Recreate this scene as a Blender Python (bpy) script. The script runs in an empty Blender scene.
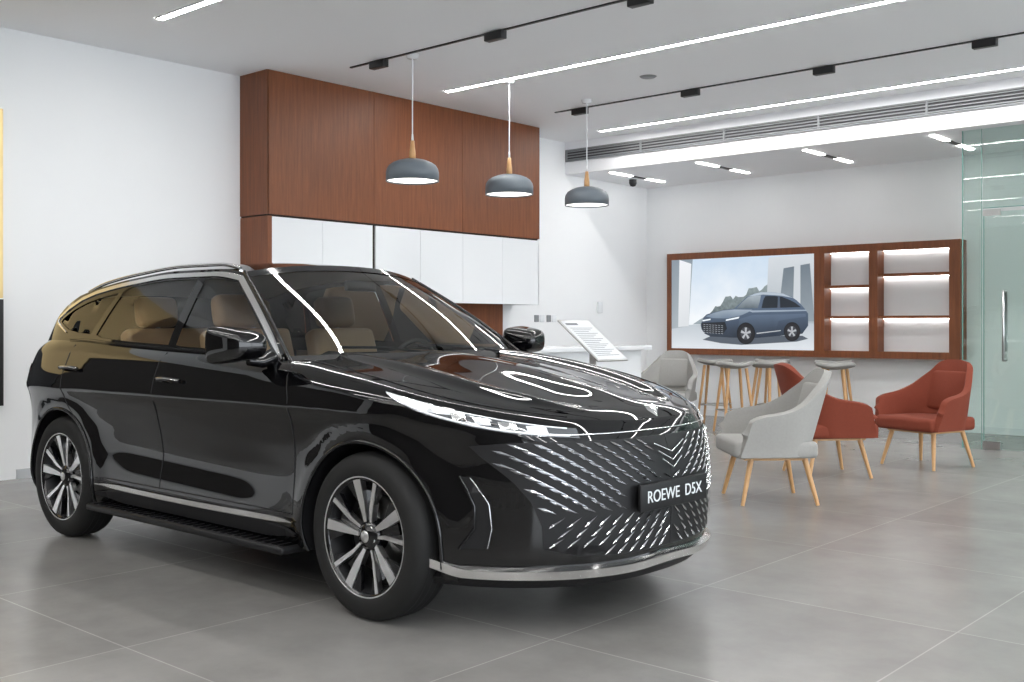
import bpy, math, random
from mathutils import Vector, Matrix
from mathutils.geometry import delaunay_2d_cdt
random.seed(4)
scene = bpy.context.scene
try:
    scene.view_settings.view_transform = 'Standard'
except Exception:
    pass

# ------------------------------------------------------------------ helpers
def empty(name, loc=(0,0,0), rotz=0.0):
    o = bpy.data.objects.new(name, None)
    o.empty_display_size = 0.2
    o.location = loc
    o.rotation_euler = (0,0,rotz)
    scene.collection.objects.link(o)
    return o

def mk(name, verts, faces, mat=None, parent=None, smooth=False, loc=(0,0,0), rot=(0,0,0)):
    me = bpy.data.meshes.new(name)
    me.from_pydata([tuple(v) for v in verts], [], faces)
    me.update()
    o = bpy.data.objects.new(name, me)
    o.location = loc; o.rotation_euler = rot
    scene.collection.objects.link(o)
    if mat: me.materials.append(mat)
    if parent: o.parent = parent
    if smooth:
        for p in me.polygons: p.use_smooth = True
    return o

def box(name, x0,x1,y0,y1,z0,z1, mat, parent=None, bevel=0.0, seg=2, loc=(0,0,0), rot=(0,0,0)):
    v=[(x,y,z) for x in (x0,x1) for y in (y0,y1) for z in (z0,z1)]
    f=[(0,1,3,2),(4,6,7,5),(0,4,5,1),(2,3,7,6),(0,2,6,4),(1,5,7,3)]
    o=mk(name,v,f,mat,parent,loc=loc,rot=rot)
    if bevel>0:
        m=o.modifiers.new('bevel','BEVEL'); m.width=bevel; m.segments=seg; m.limit_method='NONE'
        for p in o.data.polygons: p.use_smooth=True
    return o

def lathe(name, prof, mat, parent=None, seg=40, axis='z', loc=(0,0,0), rot=(0,0,0), smooth=True, closed=False):
    v=[];f=[]
    n=len(prof)
    for i in range(seg):
        a=2*math.pi*i/seg
        for r,h in prof:
            if axis=='z': v.append((r*math.cos(a), r*math.sin(a), h))
            else: v.append((r*math.cos(a), h, r*math.sin(a)))
    for i in range(seg):
        j=(i+1)%seg
        for k in range(n-1 if not closed else n):
            k2=(k+1)%n
            f.append((i*n+k, j*n+k, j*n+k2, i*n+k2))
    return mk(name,v,f,mat,parent,smooth=smooth,loc=loc,rot=rot)

def tube(name, pts, r, mat, parent=None, cyclic=False, radii=None, res=3):
    cu=bpy.data.curves.new(name,'CURVE'); cu.dimensions='3D'
    s=cu.splines.new('POLY'); s.points.add(len(pts)-1)
    for i,p in enumerate(pts):
        s.points[i].co=(p[0],p[1],p[2],1)
        if radii: s.points[i].radius=radii[i]
    s.use_cyclic_u=cyclic
    cu.bevel_depth=r; cu.bevel_resolution=res; cu.use_fill_caps=True
    o=bpy.data.objects.new(name,cu); scene.collection.objects.link(o)
    cu.materials.append(mat)
    if parent: o.parent=parent
    return o

def subsurf(o,l=2):
    m=o.modifiers.new('sub','SUBSURF'); m.levels=l; m.render_levels=l
    for p in o.data.polygons: p.use_smooth=True
    return o

def cv(xs, ys):
    n=len(xs)
    d=[(ys[i+1]-ys[i])/(xs[i+1]-xs[i]) for i in range(n-1)]
    m=[d[0]]+[0 if d[i-1]*d[i]<=0 else 2*d[i-1]*d[i]/(d[i-1]+d[i]) for i in range(1,n-1)]+[d[-1]]
    def f(x):
        if x<=xs[0]: return ys[0]
        if x>=xs[-1]: return ys[-1]
        for i in range(n-1):
            if x<=xs[i+1]: break
        h=xs[i+1]-xs[i]; t=(x-xs[i])/h
        return ((2*t**3-3*t*t+1)*ys[i]+(t**3-2*t*t+t)*h*m[i]+(-2*t**3+3*t*t)*ys[i+1]+(t**3-t*t)*h*m[i+1])
    return f

def clamp(a,lo=0,hi=1): return max(lo,min(hi,a))
def sstep(a,b,x):
    t=clamp((x-a)/(b-a)); return t*t*(3-2*t)

# ------------------------------------------------------------------ materials
def pm(name,col,rough=0.5,metal=0.0,coat=0.0,emit=None,es=0.0,spec=0.5,noise=0.0,nscale=20):
    m=bpy.data.materials.new(name); m.use_nodes=True
    nt=m.node_tree; b=nt.nodes['Principled BSDF']
    b.inputs['Base Color'].default_value=(*col,1)
    b.inputs['Roughness'].default_value=rough
    b.inputs['Metallic'].default_value=metal
    b.inputs['Coat Weight'].default_value=coat
    b.inputs['Coat Roughness'].default_value=0.02
    b.inputs['Specular IOR Level'].default_value=spec
    if emit:
        b.inputs['Emission Color'].default_value=(*emit,1)
        b.inputs['Emission Strength'].default_value=es
    if noise>0:
        tc=nt.nodes.new('ShaderNodeTexCoord'); n=nt.nodes.new('ShaderNodeTexNoise')
        n.inputs['Scale'].default_value=nscale; n.inputs['Detail'].default_value=4
        mr=nt.nodes.new('ShaderNodeMapRange')
        mr.inputs['To Min'].default_value=1-noise; mr.inputs['To Max'].default_value=1+noise
        mx=nt.nodes.new('ShaderNodeVectorMath'); mx.operation='SCALE'
        mx.inputs[0].default_value=col
        nt.links.new(tc.outputs['Object'],n.inputs['Vector'])
        nt.links.new(n.outputs['Fac'],mr.inputs['Value'])
        nt.links.new(mr.outputs['Result'],mx.inputs['Scale'])
        nt.links.new(mx.outputs['Vector'],b.inputs['Base Color'])
    return m

def glassmat(name,tint,gl=(1,1,1),ior=1.5,rough=0.0):
    m=bpy.data.materials.new(name); m.use_nodes=True
    nt=m.node_tree; nt.nodes.clear()
    out=nt.nodes.new('ShaderNodeOutputMaterial'); mix=nt.nodes.new('ShaderNodeMixShader')
    t=nt.nodes.new('ShaderNodeBsdfTransparent'); t.inputs['Color'].default_value=(*tint,1)
    g=nt.nodes.new('ShaderNodeBsdfGlossy'); g.inputs['Color'].default_value=(*gl,1); g.inputs['Roughness'].default_value=rough
    f=nt.nodes.new('ShaderNodeFresnel'); f.inputs['IOR'].default_value=ior
    nt.links.new(f.outputs[0],mix.inputs[0]); nt.links.new(t.outputs[0],mix.inputs[1]); nt.links.new(g.outputs[0],mix.inputs[2])
    nt.links.new(mix.outputs[0],out.inputs[0])
    return m

def woodmat(name,c1,c2,rough=0.45,axis=(9,9,0.5)):
    m=bpy.data.materials.new(name); m.use_nodes=True
    nt=m.node_tree; b=nt.nodes['Principled BSDF']
    tc=nt.nodes.new('ShaderNodeTexCoord'); mp=nt.nodes.new('ShaderNodeMapping')
    mp.inputs['Scale'].default_value=axis
    n=nt.nodes.new('ShaderNodeTexNoise'); n.inputs['Scale'].default_value=4; n.inputs['Detail'].default_value=8; n.inputs['Roughness'].default_value=0.7
    r=nt.nodes.new('ShaderNodeValToRGB')
    r.color_ramp.elements[0].position=0.3; r.color_ramp.elements[0].color=(*c1,1)
    r.color_ramp.elements[1].position=0.72; r.color_ramp.elements[1].color=(*c2,1)
    nt.links.new(tc.outputs['Object'],mp.inputs[0]); nt.links.new(mp.outputs[0],n.inputs['Vector'])
    nt.links.new(n.outputs['Fac'],r.inputs[0]); nt.links.new(r.outputs[0],b.inputs['Base Color'])
    b.inputs['Roughness'].default_value=rough
    return m

def floormat():
    m=bpy.data.materials.new('floor_tile'); m.use_nodes=True
    nt=m.node_tree; b=nt.nodes['Principled BSDF']
    tc=nt.nodes.new('ShaderNodeTexCoord')
    mp=nt.nodes.new('ShaderNodeMapping'); mp.inputs['Location'].default_value=(0.35,0.25,0)
    br=nt.nodes.new('ShaderNodeTexBrick')
    br.offset=0.0; br.inputs['Scale'].default_value=1.0
    br.inputs['Brick Width'].default_value=1.2; br.inputs['Row Height'].default_value=1.2
    br.inputs['Mortar Size'].default_value=0.0035; br.inputs['Mortar Smooth'].default_value=0.1
    br.inputs['Color1'].default_value=(0.212,0.206,0.196,1); br.inputs['Color2'].default_value=(0.236,0.230,0.219,1)
    br.inputs['Mortar'].default_value=(0.33,0.32,0.305,1)
    n=nt.nodes.new('ShaderNodeTexNoise'); n.inputs['Scale'].default_value=2.3; n.inputs['Detail'].default_value=8; n.inputs['Roughness'].default_value=0.65
    mr=nt.nodes.new('ShaderNodeMapRange'); mr.inputs['From Min'].default_value=0.3; mr.inputs['From Max'].default_value=0.7
    mr.inputs['To Min'].default_value=0.86; mr.inputs['To Max'].default_value=1.12
    sc=nt.nodes.new('ShaderNodeVectorMath'); sc.operation='SCALE'
    nt.links.new(tc.outputs['Object'],mp.inputs[0]); nt.links.new(mp.outputs[0],br.inputs['Vector'])
    nt.links.new(tc.outputs['Object'],n.inputs['Vector']); nt.links.new(n.outputs['Fac'],mr.inputs['Value'])
    nt.links.new(br.outputs['Color'],sc.inputs[0]); nt.links.new(mr.outputs['Result'],sc.inputs['Scale'])
    nt.links.new(sc.outputs['Vector'],b.inputs['Base Color'])
    b.inputs['Roughness'].default_value=0.25
    b.inputs['Specular IOR Level'].default_value=0.5
    return m

M_wall=pm('white_plaster',(0.86,0.87,0.88),0.7,noise=0.01,nscale=3)
M_ceil=pm('ceiling_paint',(0.90,0.91,0.93),0.8)
M_greige=pm('dark_feature_plaster',(0.06,0.055,0.05),0.7)
M_floor=floormat()
M_wood=woodmat('walnut_veneer',(0.135,0.038,0.011),(0.245,0.077,0.024))
M_wooddk=pm('dark_gap',(0.02,0.01,0.008),0.6)
M_oak=woodmat('light_oak',(0.50,0.27,0.11),(0.62,0.37,0.17),0.4,(20,20,2))
M_lacq=pm('white_lacquer',(0.80,0.82,0.84),0.25)
M_black=pm('black_metal',(0.012,0.012,0.013),0.4)
M_light=pm('light_strip',(1,1,1),0.5,emit=(1,0.985,0.96),es=64)
M_lite2=pm('light_strip_soft',(1,1,1),0.5,emit=(1,0.985,0.96),es=20)
M_led=pm('shelf_led',(1,1,1),0.5,emit=(1,0.98,0.95),es=14)
M_pend=pm('pendant_grey',(0.13,0.155,0.18),0.45)
M_diff=pm('pendant_diffuser',(1,1,1),0.5,emit=(1,0.96,0.90),es=2.0)
M_grille_vent=pm('vent_alu',(0.24,0.25,0.26),0.5)
M_ventdk=pm('vent_dark',(0.05,0.05,0.055),0.7)
M_glass=glassmat('partition_glass',(0.88,0.955,0.93))
M_gedge=pm('glass_edge_green',(0.16,0.34,0.30),0.2)
M_steel=pm('brushed_steel',(0.55,0.55,0.55),0.3,1.0)
M_red=pm('red_fabric',(0.19,0.034,0.014),0.85,noise=0.12,nscale=60)
M_grey=pm('grey_fabric',(0.33,0.325,0.31),0.85,noise=0.08,nscale=60)
M_paint=pm('black_paint',(0.0015,0.0015,0.002),0.025,0,0.0,spec=0.62)
M_gloss=pm('gloss_black_trim',(0.004,0.004,0.005),0.08,0,0.0)
M_matte=pm('matte_black_plastic',(0.008,0.008,0.009),0.5,spec=0.3)
M_rubber=pm('tyre_rubber',(0.010,0.010,0.010),0.7,spec=0.3)
M_chrome=pm('satin_chrome',(0.80,0.80,0.80),0.16,1.0)
M_gbar=pm('grille_bar_metal',(0.62,0.63,0.65),0.22,1.0)
M_alloy=pm('machined_alloy',(0.80,0.80,0.81),0.28,1.0)
M_cglass=glassmat('car_glass',(0.80,0.83,0.82),ior=1.45)
M_wsglass=glassmat('windshield_glass',(0.66,0.71,0.70),ior=1.5)
M_tan=pm('tan_leather',(0.55,0.35,0.19),0.5)
M_dash=pm('dash_dark',(0.025,0.023,0.022),0.6)
M_trimtan=pm('cabin_trim_tan',(0.28,0.17,0.09),0.6)
M_lens=pm('lamp_lens',(0.16,0.17,0.18),0.08,0.6,1.0)
M_drl=pm('lamp_silver',(0.85,0.87,0.9),0.15,0.5,1.0,emit=(0.9,0.95,1),es=0.25)
M_redl=pm('tail_lamp_red',(0.25,0.01,0.01),0.1,0,1.0)
M_disc=pm('brake_disc',(0.30,0.30,0.30),0.35,1.0)
M_gold=pm('brass_panel',(0.80,0.60,0.30),0.45,0.5)

# ------------------------------------------------------------------ room
H=3.73; XL=-8.95; XR_=6.0; YB=13.12; YF=-5.0; YS=11.2; ZS=3.30
box('floor',XL-0.1,XR_+0.1,YF-0.1,YB+0.1,-0.1,0,M_floor)
box('ceiling',XL-0.1,XR_+0.1,YF-0.1,YS,H,H+0.1,M_ceil)
box('ceiling_rear_soffit',XL,XR_,YS,YB,ZS,H+0.1,M_ceil)
box('wall_left',XL-0.1,XL,YF-0.1,YB+0.1,0,H,M_wall)
box('wall_back',XL,XR_,YB,YB+0.1,0,H,M_wall)
box('wall_front',XL,XR_,YF-0.1,YF,0,H,M_greige)
box('baseboard_left',XL,XL+0.012,3.9,6.0,0,0.08,M_steel)
box('baseboard_back',XL,XR_,YB-0.012,YB,0,0.08,M_lacq)
sf=empty('storefront_window')
for i,y in enumerate([YF,-2.4,0.2,2.8,5.4,8.0,10.6,YB-0.06]):
    box('mullion_%d'%i,XR_,XR_+0.1,y,y+0.06,0,H,M_black,sf)
box('transom_head',XR_,XR_+0.1,YF,YB,3.3,H,M_wall,sf)
box('transom_sill',XR_,XR_+0.1,YF,YB,0,0.1,M_black,sf)
dsp=empty('wall_display_panel')
box('panel_brass',XL,XL+0.05,1.9,3.77,1.50,3.05,M_gold,dsp)
box('panel_black',XL,XL+0.06,1.9,3.77,0.62,1.49,M_black,dsp)
box('panel_dark_unseen',XL,XL+0.05,-3.5,1.88,0.62,3.05,M_greige,dsp)  # unseen panel, added to keep reflections in the car doors dark

av=empty('air_vent_grille')
box('vent_back',XL+0.02,XR_-0.1,YS-0.006,YS+0.001,3.475,3.615,M_ventdk,av)
for i in range(4):
    z=3.475+0.035*(i+0.5)
    box('louvre_%d'%i,XL+0.02,XR_-0.1,YS-0.022,YS-0.006,z-0.006,z+0.006,M_grille_vent,av)
box('rail_top',XL+0.02,XR_-0.1,YS-0.025,YS,3.612,3.625,M_grille_vent,av)
box('rail_bot',XL+0.02,XR_-0.1,YS-0.025,YS,3.465,3.478,M_grille_vent,av)
x=XL+0.02;i=0
while x<XR_-0.2:
    box('divider_%d'%i,x,x+0.02,YS-0.027,YS,3.47,3.62,M_grille_vent,av); x+=1.2;i+=1

def linlight(y,xa,xb,w=0.06):
    e=empty('linear_ceiling_light')
    box('diffuser',xa,xb,y-w/2,y+w/2,H-0.012,H-0.001,M_light,e)
    box('edge_a',xa,xb,y-w/2-0.008,y-w/2,H-0.015,H-0.0005,M_lacq,e)
    box('edge_b',xa,xb,y+w/2,y+w/2+0.008,H-0.015,H-0.0005,M_lacq,e)
for y,xa in [(-4.2,-7.8),(-2.4,-7.8),(-0.6,-7.8),(1.1,-7.8),(4.50,-7.74),(7.89,-7.9),(10.78,-8.06)]:  # rows out of view are added to put reflected streaks on the car
    linlight(y,xa,5.5)
for xx in (-8.35,-7.02,-5.60,-4.15,-2.7,-1.2,0.3,1.8,3.3):
    e=empty('recessed_slot_light')
    box('slot_a',xx-0.03,xx+0.03,11.42,11.88,ZS-0.01,ZS-0.0005,M_lite2,e)
    box('spot_module',xx-0.03,xx+0.03,11.88,12.22,ZS-0.012,ZS-0.0005,M_black,e)
    box('slot_b',xx-0.03,xx+0.03,12.22,12.66,ZS-0.01,ZS-0.0005,M_lite2,e)
for y,xs,xa in [(6.56,[-7.45,-5.99,-4.53,-3.07,-1.6,0,1.6],-7.85),(9.51,[-7.39,-5.94,-4.47,-3.01,-1.5,0,1.5],-7.75),(3.2,[-6,-4.5,-3,-1.5,0],-7.0)]:
    e=empty('ceiling_track_light')
    box('track',xa,5.5,y-0.012,y+0.012,H-0.012,H-0.0005,M_black,e)
    for i,xx in enumerate(xs):
        box('head_%d'%i,xx-0.10,xx+0.10,y-0.035,y+0.035,H-0.075,H-0.005,M_black,e,bevel=0.006)
sp=empty('ceiling_speaker')
lathe('ring',[(0.0,-0.012),(0.07,-0.012),(0.085,-0.001)],M_grille_vent,sp,24,loc=(-5.95,8.75,H))
cc=empty('security_camera')
lathe('dome',[(0.0,-0.10),(0.035,-0.09),(0.055,-0.05),(0.055,0.0)],M_black,cc,20,loc=(-8.55,12.2,ZS))

# ------------------------------------------------------------------ wood feature block with cabinets
wb=empty('wall_cabinet_unit')
WX=-8.5
y0,y1=6.08,10.12
box('side_panel',XL,WX,y0,y0+0.05,0,2.33,M_wood,wb)
box('upper_carcass',XL,WX-0.02,y0+0.01,y1-0.01,2.335,H,M_wooddk,wb)
seams=[y0, 7.42, 8.75, y1]
for i in range(3):
    box('upper_panel_%d'%i,WX-0.02,WX,seams[i]+0.002,seams[i+1]-0.002,2.345,H-0.002,M_wood,wb)
box('side_upper',XL,WX,y0-0.005,y0+0.012,2.345,H-0.002,M_wood,wb)
box('side_upper_far',XL,WX,y1-0.012,y1+0.002,2.345,H-0.002,M_wood,wb)
cs=[y0+0.055,6.75,7.41,7.45,8.10,8.77,9.45,y1]
box('cabinet_carcass',XL,WX-0.03,y0+0.05,y1-0.01,1.54,2.335,M_wooddk,wb)
for i in range(len(cs)-1):
    if cs[i+1]-cs[i]<0.1: continue
    box('cabinet_door_%d'%i,WX-0.03,WX-0.01,cs[i]+0.0015,cs[i+1]-0.0015,1.53,2.325,M_lacq,wb)
box('cabinet_end',XL,WX-0.01,y1-0.009,y1,1.53,2.33,M_lacq,wb)
box('niche_back',XL,XL+0.02,y0+0.05,y1-0.2,0.92,1.54,M_wood,wb)
box('base_cabinet',XL,WX+0.1,y0+0.05,y1-0.2,0,0.88,M_lacq,wb)
box('worktop',XL,WX+0.12,y0+0.05,y1-0.18,0.88,0.92,M_lacq,wb)

bc=empty('bar_counter')
box('counter_body',-7.32,-6.86,6.1,9.95,0.0,1.00,M_lacq,bc)
box('counter_top',-7.40,-6.78,6.0,10.05,1.0,1.05,M_lacq,bc,bevel=0.006)

sw=empty('wall_switches')
for i,y in enumerate([10.55,10.66,10.80,10.91]):
    box('plate_%d'%i,XL,XL+0.012,y,y+0.085,1.32,1.41,M_lacq if i%2 else M_grille_vent,sw,bevel=0.004)
fa=empty('fire_alarm_call_point')
box('plate',XL,XL+0.03,11.9,12.0,1.45,1.6,M_lacq,fa,bevel=0.005)

for y in (6.63,7.95,9.22):
    e=empty('pendant_lamp',(-7.07,y,2.58))
    lathe('shade',[(0.03,0.200),(0.09,0.198),(0.125,0.190),(0.175,0.170),(0.212,0.145),(0.233,0.112),(0.24,0.08),(0.24,0.0),(0.234,0.0),(0.233,0.08),(0.20,0.140),(0.03,0.185)],M_pend,e,48)
    lathe('diffuser',[(0.0,0.012),(0.232,0.012)],M_diff,e,40)
    lathe('wood_neck',[(0.0,0.195),(0.030,0.198),(0.029,0.26),(0.022,0.31),(0.017,0.37),(0.0,0.37)],M_oak,e,20)
    lathe('cap',[(0.0,0.37),(0.012,0.37),(0.008,0.43),(0,0.43)],M_lacq,e,12)
    tube('cord',[(0,0,0.42),(0,0,H-2.58-0.02)],0.006,M_lacq,e)
    lathe('canopy',[(0.0,H-2.58-0.04),(0.05,H-2.58-0.035),(0.06,H-2.58-0.001)],M_lacq,e,20)

# ------------------------------------------------------------------ polygon patch
def inpoly(p,poly):
    x,y=p;c=False;n=len(poly);j=n-1
    for i in range(n):
        xi,yi=poly[i];xj,yj=poly[j]
        if (yi>y)!=(yj>y) and x<(xj-xi)*(y-yi)/(yj-yi)+xi: c=not c
        j=i
    return c
def segd(p,a,b):
    ax,ay=a;bx,by=b;dx,dy=bx-ax,by-ay
    L=dx*dx+dy*dy
    t=clamp(((p[0]-ax)*dx+(p[1]-ay)*dy)/L) if L>0 else 0
    return math.hypot(p[0]-ax-t*dx,p[1]-ay-t*dy)
def dens(poly,step):
    out=[]
    n=len(poly)
    for i in range(n):
        a=poly[i];b=poly[(i+1)%n]
        k=max(1,int(math.ceil(math.hypot(b[0]-a[0],b[1]-a[1])/step)))
        for t in range(k): out.append((a[0]+(b[0]-a[0])*t/k,a[1]+(b[1]-a[1])*t/k))
    return out
def patch2d(outer,holes,step):
    loops=[dens(outer,step)]+[dens(h,step) for h in holes]
    pts=[];edges=[]
    for lp in loops:
        s=len(pts); pts+=lp
        edges+=[(s+i,s+(i+1)%len(lp)) for i in range(len(lp))]
    xs=[p[0] for p in loops[0]];ys=[p[1] for p in loops[0]]
    gx=min(xs)+step/2
    while gx<max(xs):
        gy=min(ys)+step/2
        while gy<max(ys):
            p=(gx,gy)
            if inpoly(p,loops[0]) and not any(inpoly(p,l) for l in loops[1:]):
                if min(segd(p,pts[a],pts[b]) for a,b in edges)>step*0.4:
                    pts.append(p)
            gy+=step
        gx+=step
    r=delaunay_2d_cdt([Vector(p) for p in pts],edges,[],0,1e-6)
    vs=[(v[0],v[1]) for v in r[0]]
    fs=[]
    for f in r[2]:
        c=(sum(vs[i][0] for i in f)/len(f),sum(vs[i][1] for i in f)/len(f))
        if inpoly(c,loops[0]) and not any(inpoly(c,l) for l in loops[1:]): fs.append(tuple(f))
    return vs,fs
def patch(name,outer,fn,mat,parent,step=0.05,holes=(),mirror=True,smooth=True):
    vs,fs=patch2d(outer,holes,step)
    V=[fn(*p) for p in vs]; F=list(fs)
    if mirror:
        n=len(V); V=V+[(v[0],-v[1],v[2]) for v in V]; F=F+[tuple(n+i for i in reversed(f)) for f in fs]
    return mk(name,V,F,mat,parent,smooth=smooth)

# ------------------------------------------------------------------ CAR
car=empty('car',(-3.527,3.942,0))
R_W=0.365; WB=-2.78
Wz=cv([.15,.22,.30,.38,.50,.60,.70,.80,.88,.94,.98,1.03,1.10,1.2,1.3],[.80,.87,.905,.918,.915,.910,.910,.922,.940,.946,.940,.922,.895,.860,.83])
xf=cv([.15,.20,.26,.32,.45,.58,.70,.78,.83,.87,.92],[.80,.88,.94,.955,.962,.965,.955,.935,.912,.885,.83])
xr=cv([.15,.25,.35,.60,.90,1.05,1.2],[-3.54,-3.67,-3.75,-3.77,-3.75,-3.72,-3.66])
Tx=cv([-3.68,-3.5,-3.1,-2.7,-2.2,-1.6,-1.0,-.55,-.3,0,.2,.4,.6,.75,.89],[1.13,1.155,1.185,1.18,1.155,1.135,1.12,1.105,1.075,1.035,1.0,.962,.925,.897,.87])
Tc=cv([-.70,-.45,-.2,.1,.4,.6,.72,.82,.89],[1.145,1.135,1.115,1.075,1.02,.978,.945,.91,.87])
zbf=cv([-3.6,-3.2,-2.5,-.5,.45,.85],[.32,.28,.25,.25,.22,.20])
X0=-0.2;X1=-2.75;XN=.89;XRN=-3.68
def plan(x,z):
    if x>X0:
        u=clamp((x-X0)/(xf(z)-X0)); return max(0,1-u**2.6)**.42
    if x<X1:
        u=clamp((X1-x)/(X1-xr(z))); return max(0,1-u**3.2)**.36
    return 1.0
def g(x,m,s): return math.exp(-((x-m)/s)**2)
def w(x,z):
    T=Tx(x)
    b=Wz(z)-.04*clamp((z-(T-.07))/.07)**2
    d=0
    for cx in (0,WB):
        r=math.hypot(x-cx,z-R_W)
        d+=.024*math.exp(-((r-.44)/.055)**2) if r>.44 else .024
    band=sstep(-.45,-.95,x)*sstep(-2.45,-1.95,x)
    zc=.54+.06*(x+.6)/-1.8
    d-=.024*g(z,zc,.13)*band
    d+=.012*g(z,.90,.030)*sstep(.3,-.2,x)
    return (b+d)*plan(x,z)
def S(xn,z,off=0.0):
    def P(xn,z):
        if xn>X0: x=X0+(xn-X0)/(XN-X0)*(xf(z)-X0)
        elif xn<X1: x=X1+(xn-X1)/(XRN-X1)*(xr(z)-X1)
        else: x=xn
        return Vector((x,-w(x,z),z))
    p=P(xn,z)
    if off:
        e=.004
        xa=min(xn+e,XN); 
        t1=P(xa,z)-P(xa-2*e,z); t2=P(xn,z+e)-P(xn,z-e)
        nrm=t1.cross(t2)
        if nrm.length<1e-9: nrm=Vector((1,0,0))
        nrm.normalize()
        ref=Vector((p.x-clamp(p.x,-3.0,-.1),p.y*1.0,0))
        if nrm.dot(ref)<0: nrm=-nrm
        p=p+nrm*off
    return p
cols=[]
NF=46
for i in range(NF,-1,-1):
    th=math.pi/2*i/NF; cols.append(X0+(XN-X0)*math.sin(th)**(2/2.6))
nx=int((X0-X1)/.03)
for i in range(1,nx+1): cols.append(X0+(X1-X0)*i/nx)
NR=26
for i in range(1,NR+1):
    th=math.pi/2*i/NR; cols.append(X1+(XRN-X1)*math.sin(th)**(2/3.2))
NV=44
V=[];inside={}
Rarch=.412
def col_index(i,k): return i*(NV+1)+k
for i,xn in enumerate(cols):
    zb=zbf(xn);T=Tx(xn)
    for k in range(NV+1):
        z=zb+(T-zb)*k/NV
        p=S(xn,z); V.append(p)
        for cx in (0,WB):
            if math.hypot(p.x-cx,p.z-R_W)<Rarch: inside[len(V)-1]=cx
F=[];used=set()
for i in range(len(cols)-1):
    for k in range(NV):
        q=(col_index(i,k),col_index(i,k+1),col_index(i+1,k+1),col_index(i+1,k))
        if all(a in inside for a in q): continue
        F.append(q); used.update(q)
for a in used:
    if a in inside:
        cx=inside[a];p=V[a];dx,dz=p.x-cx,p.z-R_W;r=math.hypot(dx,dz)
        if r<1e-6: continue
        x=cx+dx*Rarch/r;z=R_W+dz*Rarch/r
        V[a]=Vector((x,-w(x,z),z))
def hoodz(x,q):
    T=Tx(x);c=Tc(x)
    z=T+(c-T)*(1-q**2.4)
    fd=sstep(.82,.55,x)
    z+=.020*fd*(g(q,.66,.055))
    z-=.014*fd*sstep(.60,.50,q)*sstep(.0,.35,q)
    z+=.008*fd*g(q,.0,.22)
    return z
NS=36
def build_top(cidx,zf):
    rows=[]
    for i in cidx:
        xn=cols[i];top=V[col_index(i,NV)]
        row=[col_index(i,NV)]
        for s in range(1,NS+1):
            q=1-s/NS
            V.append(Vector((top.x,top.y*q,zf(xn,q)))); row.append(len(V)-1)
        rows.append(row)
    for a in range(len(rows)-1):
        for s in range(NS):
            F.append((rows[a][s],rows[a][s+1],rows[a+1][s+1],rows[a+1][s]))
hidx=[i for i,xn in enumerate(cols) if xn>=-.68]
build_top(hidx,hoodz)
didx=[i for i,xn in enumerate(cols) if xn<=-3.40]
build_top(didx,lambda x,q:Tx(x)+.01*(1-q*q))
nv=len(V)
VV=[tuple(v) for v in V]+[(v[0],-v[1],v[2]) for v in V]
FF=F+[tuple(nv+i for i in reversed(f)) for f in F]
body=mk('body_shell',VV,FF,M_paint,car,smooth=True)
import bmesh
bm=bmesh.new(); bm.from_mesh(body.data)
bmesh.ops.delete(bm,geom=[v for v in bm.verts if not v.link_faces],context='VERTS')
bmesh.ops.remove_doubles(bm,verts=bm.verts,dist=.0004)
bmesh.ops.dissolve_degenerate(bm,dist=.0002,edges=bm.edges)
bmesh.ops.recalc_face_normals(bm,faces=bm.faces)
bm.to_mesh(body.data); bm.free()
for p in body.data.polygons: p.use_smooth=True

for cx,nm in ((0,'front'),(WB,'rear')):
    pts=[];L=[];Fq=[]
    a0=-math.asin((R_W-.25)/Rarch)
    N=48
    for i in range(N+1):
        a=a0+(math.pi-2*a0)*i/N
        x=cx+Rarch*math.cos(a);z=R_W+Rarch*math.sin(a)
        y=-w(x,z); pts.append((x,y-.002,z))
        L+= [(x,y,z),(x,y+.05,z),(x,-.52,z)]
    for i in range(N):
        for k in range(2): Fq.append((i*3+k,i*3+k+1,i*3+k+4,i*3+k+3))
    tube('arch_lip_%s_r'%nm,pts,.009,M_gloss,car)
    tube('arch_lip_%s_l'%nm,[(p[0],-p[1],p[2]) for p in pts],.009,M_gloss,car)
    n0=len(L); L2=L+[(v[0],-v[1],v[2]) for v in L]; F2=Fq+[tuple(n0+i for i in f) for f in Fq]
    mk('wheel_liner_%s'%nm,L2,F2,M_matte,car,smooth=True)
box('underbody',-3.4,.48,-.66,.66,.20,.34,M_matte,car)
box('underbody_nose',.48,.80,-.45,.45,.215,.32,M_matte,car)
box('wheelwell_wall',-3.3,.55,-.53,.53,.30,.80,M_matte,car)

# glasshouse
def yb(x): return -w(x,Tx(x))
def G(x,z,off=0.0):
    dz=z-Tx(x)
    y=yb(x)+.002+.38*dz+.30*dz*dz*(1 if dz>0 else 0)
    return Vector((x,y-off,z))
def xA(z):
    t=(z-1.10)/.465
    return -.62-.72*t+ .03*math.sin(math.pi*clamp(t))
zt=cv([-3.02,-2.8,-2.45,-2.0,-1.6,-1.34],[1.465,1.512,1.560,1.592,1.590,1.565])
def polyline(fn,a,b,n): return [fn(a+(b-a)*i/n) for i in range(n+1)]
outer=polyline(lambda z:(xA(z),z),1.095,1.56,10)+polyline(lambda x:(x,zt(x)),-1.36,-3.02,24)+[(-3.16,1.405),(-3.30,1.32),(-3.43,1.23),(-3.51,1.16)]+polyline(lambda x:(x,Tx(x)-.004),-3.49,-.66,42)
def win_front():
    p=polyline(lambda z:(xA(z)-.095,z),1.165,1.51,8)
    p+=polyline(lambda x:(x,zt(x)-.055),-1.42,-1.66,5)
    p+=[(-1.66,Tx(-1.66)+.035)]
    p+=polyline(lambda x:(x,Tx(x)+.03),-1.60,-.85,8)
    return p
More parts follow.
